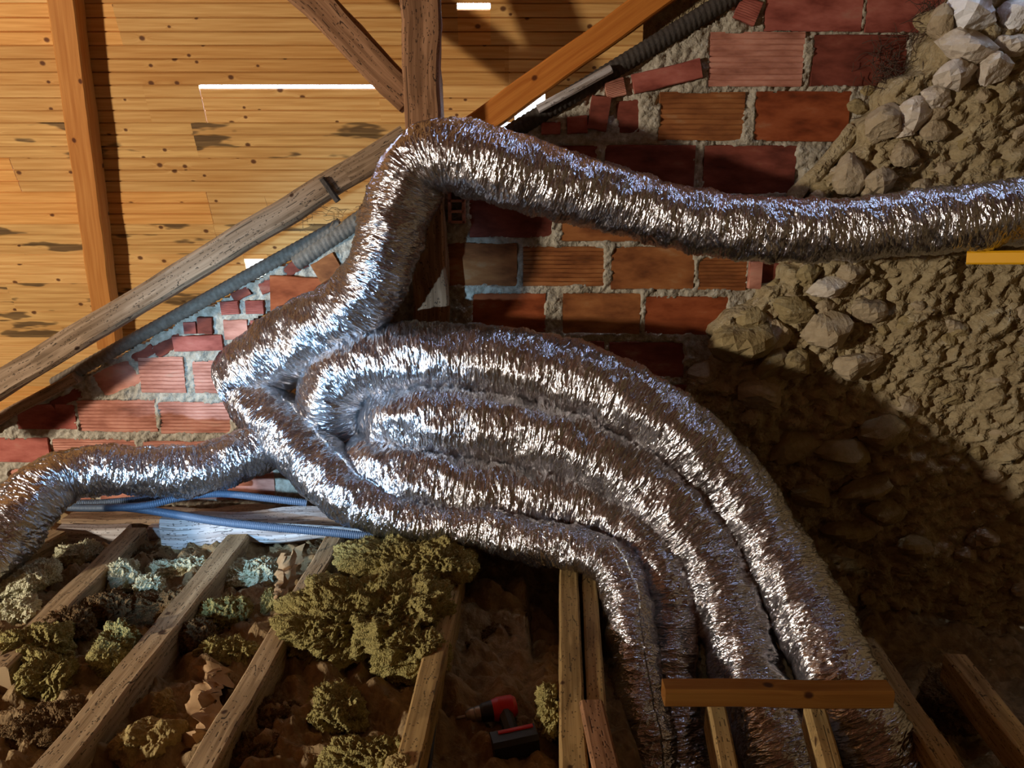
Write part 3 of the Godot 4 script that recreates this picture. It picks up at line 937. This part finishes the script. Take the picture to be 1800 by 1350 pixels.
# ---------------------------------------------------------------- insulation, paper, tools
# a torn lump of mineral wool: half sizes in metres, standing round its middle
func wool(c: Vector3, hs: Vector3, turn: float, sd: float, nu := 84, nv := 56, boxy := 0.75, rag := 1.0) -> Shape:
	var P := PackedVector3Array()
	var T := PackedVector2Array()
	var B := Basis(Vector3.UP, turn)
	var m := minf(hs.x, minf(hs.y, hs.z))
	for j in nv:
		var b := PI * j / (nv - 1)
		for i in nu:
			var a := TAU * i / nu
			var d := Vector3(sin(b) * cos(a), cos(b), sin(b) * sin(a))
			var q := Vector3(signf(d.x) * pow(absf(d.x), boxy), signf(d.y) * pow(absf(d.y), boxy), signf(d.z) * pow(absf(d.z), boxy)) * hs
			var w := q + Vector3(sd, sd * 0.7, 0)
			var h := fbm.get_noise_3d(w.x * 9.0, w.y * 9.0, w.z * 9.0) * 0.75 * m
			h += (0.35 - absf(noise.get_noise_3d(w.x * 30.0 + h * 40.0, w.y * 22.0, w.z * 30.0))) * 0.017 * rag
			h += (0.3 - absf(noise.get_noise_3d(w.x * 75.0, w.y * 60.0 + h * 90.0, w.z * 75.0))) * 0.008 * rag
			h += noise.get_noise_3d(w.x * 170.0, w.y * 120.0, w.z * 170.0) * 0.0025 * rag
			P.append(c + B * (q + d * h))
			T.append(Vector2(a, b))
	var s := Shape.new()
	s.grid(P, nu, nv, T, false, true)
	# loose fibres standing off the torn faces
	var count := int(rag * 900.0 * (hs.x * hs.y + hs.x * hs.z + hs.y * hs.z) / 0.02)
	for k in clampi(count, 0, 3500) if rag > 0.5 else 0:
		var at := rng.randi_range(nu * 3, nu * (nv - 4))
		var p := P[at]
		var o := (p - c).normalized()
		var dir := (o * 0.35 + Vector3(rng.randfn(), rng.randfn() * 0.6, rng.randfn()) * 0.6).normalized()
		var w := dir.cross(Vector3(rng.randfn(), rng.randfn(), rng.randfn())).normalized() * rng.randf_range(0.0006, 0.0013)
		var l := rng.randf_range(0.008, 0.028)
		var q := p - o * 0.004
		for e in 3:
			var q2 := q + dir * l / 3.0
			var w2 := w * (1.0 - (e + 1) / 3.2)
			s.quad(q - w, q2 - w2, q2 + w2, q + w)
			dir = (dir + Vector3(rng.randfn(), rng.randfn() - 0.3, rng.randfn()) * 0.35).normalized()
			q = q2
			w = w2
	return s

# a tangle of dry roots or straw round a middle
func tuft(c: Vector3, spread: Vector3, n: int, length: float, r: float) -> Shape:
	var s := Shape.new()
	for k in n:
		var a := c + Vector3(rng.randfn() * spread.x, rng.randfn() * spread.y, absf(rng.randfn()) * spread.z)
		var d := Vector3(rng.randfn(), rng.randfn(), rng.randfn() * 0.4).normalized()
		var pts := [a]
		for e in 3:
			d = (d + Vector3(rng.randfn(), rng.randfn() - 0.2, rng.randfn() * 0.4) * 0.4).normalized()
			pts.append(pts[e] + d * length / 3.0)
		var pr := path(pts, [r, r, r * 0.8, r * 0.5], length / 9.0)
		tube(s, pr[0], pr[1], 4, length / 9.0, func(_a: float, _t: float, _r: float) -> float: return 0.0)
	return s

func make_wool() -> void:
	# px, py of the middle, height of the middle, half sizes, turn, material, label
	var W := [
		[714, 984, 0.04, 0.255, 0.055, 0.13, -0.12, 0, "flat yellow-green wool batt under the lowest duct"],
		[640, 1085, -0.02, 0.27, 0.10, 0.19, 0.25, 0, "biggest heap of yellow-green wool between two joists"],
		[560, 1120, -0.03, 0.11, 0.09, 0.1, 0.6, 0, "ragged yellow tuft at the lower left of the biggest heap"],
		[720, 1150, -0.04, 0.13, 0.07, 0.09, -0.2, 0, "dark torn end of the biggest wool heap beside the chamfered joist"],
		[590, 1255, -0.08, 0.085, 0.06, 0.11, 0.2, 0, "upright wool tuft below the biggest heap"],
		[650, 1335, -0.05, 0.14, 0.04, 0.06, 0.1, 0, "wool roll at the bottom edge beside the chamfered joist"],
		[708, 1352, -0.02, 0.045, 0.035, 0.04, 0, 3, "smooth yellow foam lump at the foot of the chamfered joist"],
		[55, 1140, -0.04, 0.12, 0.07, 0.09, 0.4, 0, "olive wool lump at the left edge"],
		[85, 1190, -0.06, 0.08, 0.07, 0.08, 0.1, 0, "olive wool lump in front of the one at the left edge"],
		[205, 1145, -0.04, 0.065, 0.08, 0.08, -0.3, 0, "bright olive wool tuft leaning on the long joist"],
		[120, 1095, -0.03, 0.09, 0.05, 0.07, 0.2, 2, "brown wool lump across the end of the second joist"],
		[40, 1020, 0.0, 0.10, 0.05, 0.07, 0.3, 1, "pale white-green wool tuft at the left edge near the first joist"],
		[78, 1008, 0.0, 0.065, 0.045, 0.05, -0.2, 1, "pale wool tuft beside the first joist"],
		[140, 975, -0.05, 0.1, 0.05, 0.07, 0.1, 1, "pale wool strip between the two leftmost joists"],
		[25, 1075, -0.04, 0.08, 0.05, 0.06, 0.0, 1, "pale wool lump below the white-green tuft"],
		[215, 1010, -0.04, 0.06, 0.06, 0.06, 0.5, 1, "pale wool tuft against the second joist"],
		[262, 1030, -0.04, 0.055, 0.05, 0.05, 0.1, 1, "rounded pale wool ball between the second and third joist"],
		[250, 985, -0.08, 0.12, 0.05, 0.07, 0.1, 2, "brown wool at the far end between the second and third joist"],
		[320, 1000, -0.06, 0.13, 0.04, 0.05, 0.2, 1, "flat pale wool flap touching the long joist"],
		[270, 1070, -0.07, 0.2, 0.05, 0.07, 0.35, 2, "long brown wool ridge beside the long joist"],
		[190, 1070, -0.05, 0.1, 0.05, 0.06, -0.2, 2, "brown wool tuft at the end of the second joist"],
		[430, 1010, -0.07, 0.14, 0.05, 0.09, 0.2, 1, "grey-green wool behind the upper kraft paper"],
		[390, 1080, -0.06, 0.1, 0.05, 0.07, 0.6, 0, "olive wool touching the right side of the long joist"],
		[400, 1150, -0.07, 0.1, 0.045, 0.05, 0.1, 0, "flat olive wool piece against the fourth joist"],
		[345, 1130, -0.08, 0.08, 0.06, 0.06, 0.0, 2, "brown wool lump right of the long joist"],
		[480, 1060, -0.06, 0.05, 0.05, 0.05, 0.0, 0, "small wool tuft under the upper kraft paper"],
		[260, 1315, -0.07, 0.09, 0.07, 0.08, 0.2, 3, "pale yellow foam lump at the bottom beside the lower paper"],
		[285, 1245, -0.07, 0.05, 0.05, 0.05, 0.7, 3, "small pointed yellow foam piece above the pale lump"],
		[470, 1270, -0.09, 0.1, 0.05, 0.07, 0.1, 2, "brown wool lump right of the fourth joist"],
		[440, 1330, -0.08, 0.09, 0.05, 0.06, 0.0, 2, "brown wool lump at the bottom edge right of the fourth joist"],
		[100, 1280, -0.1, 0.16, 0.05, 0.1, 0.3, 2, "wide brown wool mound at the lower left"],
		[965, 1250, -0.08, 0.03, 0.06, 0.1, 0.1, 0, "strip of yellow wool torn along the straight joist"],
		[875, 1120, -0.16, 0.07, 0.05, 0.04, 0.2, 2, "brown wool block at the dark end of the drill bay"],
		[838, 1145, -0.16, 0.04, 0.035, 0.03, 0.0, 2, "small brown wool piece at the dark end of the drill bay"],
		[1680, 1235, -0.36, 0.12, 0.08, 0.1, 0.0, 2, "dim brown wool lump between the dark joists at right"]]
	for k in W.size():
		var q: Array = W[k]
		var big: bool = q[3] > 0.2
		var s := wool(pf(q[0], q[1], q[2]), Vector3(q[3], q[4], q[5]) * (0.92 if big else 0.8), q[6], k * 5.3, 300 if big else 150, 190 if big else 90, 0.72, 0.4 if q[7] == 3 else 1.2)
		solid("mineral_wool" if q[7] != 3 else "foam_lump", s, mats.wool[q[7]], q[8], "insulation", "torn insulation pieces")

# a crumpled sheet over four corners
func sheet(a: Vector3, b: Vector3, c: Vector3, d: Vector3, amp: float, sd: float, curl: Vector3) -> Shape:
	var n := 30
	var P := PackedVector3Array()
	var Q := PackedVector3Array()
	var T := PackedVector2Array()
	var nn := (b - a).cross(d - a).normalized()
	for j in n:
		for i in n:
			var u := float(i) / (n - 1)
			var t := float(j) / (n - 1)
			var p := a.lerp(b, u).lerp(d.lerp(c, u), t)
			var h := (0.4 - absf(noise.get_noise_3d(p.x * 14.0 + sd, p.y * 14.0, p.z * 14.0)) * 2.0) * amp + (0.4 - absf(noise.get_noise_3d(p.x * 34.0, p.y * 34.0 + sd, p.z * 34.0)) * 2.0) * amp * 0.35
			p += nn * h + curl * sin(u * PI) + Vector3(noise.get_noise_2d(u * 3.0, sd), noise.get_noise_2d(t * 3.0, sd + 9.0), 0) * 0.02
			P.append(p)
			Q.append(p - nn * 0.0015)
			T.append(Vector2(u, t))
	var s := Shape.new()
	s.grid(P, n, n, T)
	s.grid(Q, n, n, T, true)
	return s

func make_small() -> void:
	var root := plain(Color(0.30, 0.22, 0.16), 0.9)
	var straw := plain(Color(0.62, 0.46, 0.26), 0.85)
	for q in [[1575, 115, 0.045, 0.05, 130, 0.07, "brown tangle of dry roots between bricks and rubble wall", 0], [1650, 20, 0.03, 0.05, 90, 0.06, "brown root tangle beside the white stones at the top", 0]]:
		var w := pz(q[0], q[1], -3.0)
		solid("dry_roots", tuft(Vector3(w.x, w.y, WZ + 0.03), Vector3(q[2], q[3], 0.03), q[4], q[5], 0.0013), root, q[6], "roots", "root tangles").set_meta("kind", "stuff")
	solid("straw", tuft(pz(570, 375, -3.07), Vector3(0.09, 0.02, 0.02), 40, 0.07, 0.0011), straw, "dry straw caught between the sloping beam and the ribbed strip", "straw").set_meta("kind", "stuff")
	var s := sheet(pf(478, 1052, 0.0), pd(515, 1045, 2.55), pd(534, 958, 2.72), pd(492, 975, 2.70), 0.02, 3.0, Vector3(0.0, 0.0, 0.05))
	solid("kraft_paper", s, mats.paper, "upright torn brown kraft paper at the far end of the fourth joist", "paper")
	s = sheet(pf(318, 1335, -0.1), pf(372, 1262, 0.0), pd(402, 1180, 2.16), pd(345, 1188, 2.2), 0.03, 8.0, Vector3(0, 0.05, 0.03))
	solid("kraft_paper", s, mats.paper, "crumpled brown kraft paper leaning on the fourth joist at the bottom", "paper")
	# cordless drill lying in the bay
	var y := -0.10
	var o := pf(862, 1248, y)
	var dr := thing("cordless_drill", Vector3(o.x, y - 0.04, o.z), "red and black cordless drill lying in the bay between joists", "drill")
	var tip := pf(800, 1263, y)
	var tail := pf(908, 1240, y + 0.01)
	var ax := (tail - tip).normalized()
	var L := tip.distance_to(tail)
	s = Shape.new()
	lathe(s, tip, tail, [Vector2(0, 0), Vector2(0.006, 0.004), Vector2(L * 0.22, 0.004)], 12)
	part("drill_bit", s, mats.steel, dr)
	s = Shape.new()
	lathe(s, tip, tail, [Vector2(L * 0.16, 0.0), Vector2(L * 0.17, 0.011), Vector2(L * 0.24, 0.017), Vector2(L * 0.30, 0.019), Vector2(L * 0.31, 0.017), Vector2(L * 0.33, 0.019), Vector2(L * 0.4, 0.02), Vector2(L * 0.41, 0.0)], 20)
	part("chuck", s, mats.steel, dr)
	s = Shape.new()
	lathe(s, tip, tail, [Vector2(L * 0.4, 0.0), Vector2(L * 0.4, 0.019), Vector2(L * 0.45, 0.024), Vector2(L * 0.62, 0.027), Vector2(L * 0.63, 0.0)], 20)
	part("gear_collar", s, mats.black, dr)
	s = Shape.new()
	lathe(s, tip, tail, [Vector2(L * 0.6, 0.0), Vector2(L * 0.6, 0.027), Vector2(L * 0.7, 0.031), Vector2(L * 0.93, 0.03), Vector2(L * 0.99, 0.022), Vector2(L, 0.0)], 20)
	part("housing", s, mats.red, dr)
	var bat := pf(906, 1306, y - 0.01)
	var g0 := tip.lerp(tail, 0.78)
	s = timber(g0, bat, 0.036, 0.042, Vector3.UP, 0.001, 0.012)
	part("grip", s, mats.black, dr)
	s = timber(bat - ax * 0.06, bat + ax * 0.055, 0.062, 0.06, Vector3.UP, 0.001, 0.01)
	part("battery", s, mats.black, dr)
	s = timber(bat - ax * 0.045 + Vector3(0, 0.03, -0.012), bat + ax * 0.045 + Vector3(0, 0.03, -0.012), 0.012, 0.008, Vector3.UP, 0.0, 0.002)
	part("battery_latch", s, mats.red, dr)

# ---------------------------------------------------------------- work lamp
const LAMP := Vector3(-4.6, 1.12, 0.3)
const AIM := Vector3(0.0, 0.9, -3.0)
func make_lamp() -> void:
	var t := thing("work_lamp", Vector3(LAMP.x, -0.68, LAMP.z), "square floodlight on a tripod, outside the picture to the left", "lamp")
	var d := (AIM - LAMP).normalized()
	var side := d.cross(Vector3.UP).normalized()
	var up := side.cross(d)
	var s := Shape.new()
	extrude(s, rect(0.36, 0.32, 0.02), LAMP - d * 0.09, LAMP - d * 0.012, side, up)
	part("housing", s, mats.black, t)
	s = Shape.new()
	extrude(s, rect(0.32, 0.28, 0.01), LAMP - d * 0.014, LAMP - d * 0.006, side, up)
	var glow := plain(Color(1, 1, 1), 0.3)
	glow.emission_enabled = true
	glow.emission = Color(1.0, 0.95, 0.88)
	glow.emission_energy_multiplier = 4.0
	part("glass", s, glow, t)
	s = Shape.new()
	lathe(s, LAMP - Vector3(0, 1.3, 0) - d * 0.05, LAMP - d * 0.05, [Vector2(0, 0.0), Vector2(0, 0.016), Vector2(1.15, 0.016), Vector2(1.15, 0.0)], 12)
	part("pole", s, mats.steel, t)
	for k in 3:
		var a := TAU * k / 3.0
		var q := LAMP - d * 0.05
		s = timber(Vector3(q.x, q.y - 1.1, q.z), Vector3(q.x + cos(a) * 0.35, -0.67, q.z + sin(a) * 0.35), 0.022, 0.022, Vector3.RIGHT, 0.0, 0.003)
		part("leg", s, mats.black, t)
	var l := AreaLight3D.new()
	l.name = "work_lamp_light"
	l.area_size = Vector2(0.3, 0.26)
	l.light_color = Color(1.0, 0.955, 0.9)
	l.light_energy = 25.0
	l.shadow_enabled = true
	l.area_range = 14.0
	add_child(l)
	l.look_at_from_position(LAMP, AIM, Vector3.UP)

const TORCH := Vector3(-1.55, 0.50, -0.62)
const TORCH_AIM := Vector3(-0.88, 0.46, -2.8)
func make_torch() -> void:
	var d := (TORCH_AIM - TORCH).normalized()
	var t := thing("hand_torch", Vector3(TORCH.x, 0.0, TORCH.z), "cool white hand torch on a block, outside the picture at lower left", "torch")
	var s := Shape.new()
	lathe(s, TORCH - d * 0.2, TORCH, [Vector2(0, 0.0), Vector2(0, 0.018), Vector2(0.13, 0.018), Vector2(0.165, 0.036), Vector2(0.192, 0.036), Vector2(0.192, 0.0)], 20)
	part("barrel", s, mats.black, t)
	s = Shape.new()
	lathe(s, TORCH - d * 0.01, TORCH, [Vector2(0, 0.0), Vector2(0, 0.032), Vector2(0.004, 0.032), Vector2(0.004, 0.0)], 20)
	var glow := plain(Color(1, 1, 1), 0.3)
	glow.emission_enabled = true
	glow.emission = Color(0.66, 0.83, 1.0)
	glow.emission_energy_multiplier = 4.0
	part("lens", s, glow, t)
	var q := TORCH - d * 0.09
	s = Shape.new()
	box(s, Vector3(q.x - 0.07, -0.15, q.z - 0.07), Vector3(q.x + 0.07, q.y - 0.02, q.z + 0.07), 0.006)
	solid("wooden_block", s, mats.joist, "upright wooden block under the hand torch, outside the picture", "block")
	var l := SpotLight3D.new()
	l.name = "hand_torch_light"
	l.light_color = Color(0.62, 0.81, 1.0)
	l.light_energy = 10.5
	l.light_size = 0.03
	l.spot_angle = 20.0
	l.spot_angle_attenuation = 0.8
	l.spot_range = 12.0
	l.shadow_enabled = true
	add_child(l)
	l.look_at_from_position(TORCH + d * 0.01, TORCH_AIM, Vector3.UP)

func _ready() -> void:
	# camera, sky, light
	var cam := Camera3D.new()
	cam.name = "camera"
	cam.fov = rad_to_deg(2.0 * atan(675.0 / F))
	cam.position = EYE
	cam.rotation.x = -PITCH
	cam.near = 0.05
	cam.far = 200.0
	add_child(cam)
	cam.current = true
	var we := WorldEnvironment.new()
	we.name = "environment"
	var e := Environment.new()
	var sky := Sky.new()
	var sm := ProceduralSkyMaterial.new()
	sm.sky_top_color = Color(0.68, 0.77, 0.92)
	sm.sky_horizon_color = Color(0.80, 0.88, 0.98)
	sm.ground_horizon_color = Color(0.72, 0.78, 0.84)
	sm.ground_bottom_color = Color(0.35, 0.36, 0.34)
	sm.sky_energy_multiplier = 5.0
	sm.ground_energy_multiplier = 3.0
	sky.sky_material = sm
	e.background_mode = Environment.BG_SKY
	e.sky = sky
	e.tonemap_mode = Environment.TONE_MAPPER_LINEAR
	e.tonemap_exposure = 1.0
	e.sdfgi_enabled = true
	e.ssao_enabled = true
	e.ssil_enabled = true
	we.environment = e
	add_child(we)
	noise.noise_type = FastNoiseLite.TYPE_SIMPLEX_SMOOTH
	noise.fractal_type = FastNoiseLite.FRACTAL_NONE
	noise.frequency = 1.0
	noise.seed = 11
	fbm.noise_type = FastNoiseLite.TYPE_SIMPLEX_SMOOTH
	fbm.fractal_octaves = 4
	fbm.frequency = 1.0
	fbm.seed = 5
	cell.noise_type = FastNoiseLite.TYPE_CELLULAR
	cell.cellular_return_type = FastNoiseLite.RETURN_DISTANCE2_SUB
	cell.fractal_type = FastNoiseLite.FRACTAL_NONE
	cell.frequency = 1.0
	rng.seed = 7
	make_materials()
	print("materials ", Time.get_ticks_msec())
	make_roof()
	make_wall_back()
	make_wall_right()
	make_floor()
	make_shell()
	print("setting ", Time.get_ticks_msec())
	make_timbers()
	make_ducts()
	print("ducts ", Time.get_ticks_msec())
	make_conduits()
	make_wool()
	make_small()
	make_lamp()
	make_torch()
	print("done ", Time.get_ticks_msec())
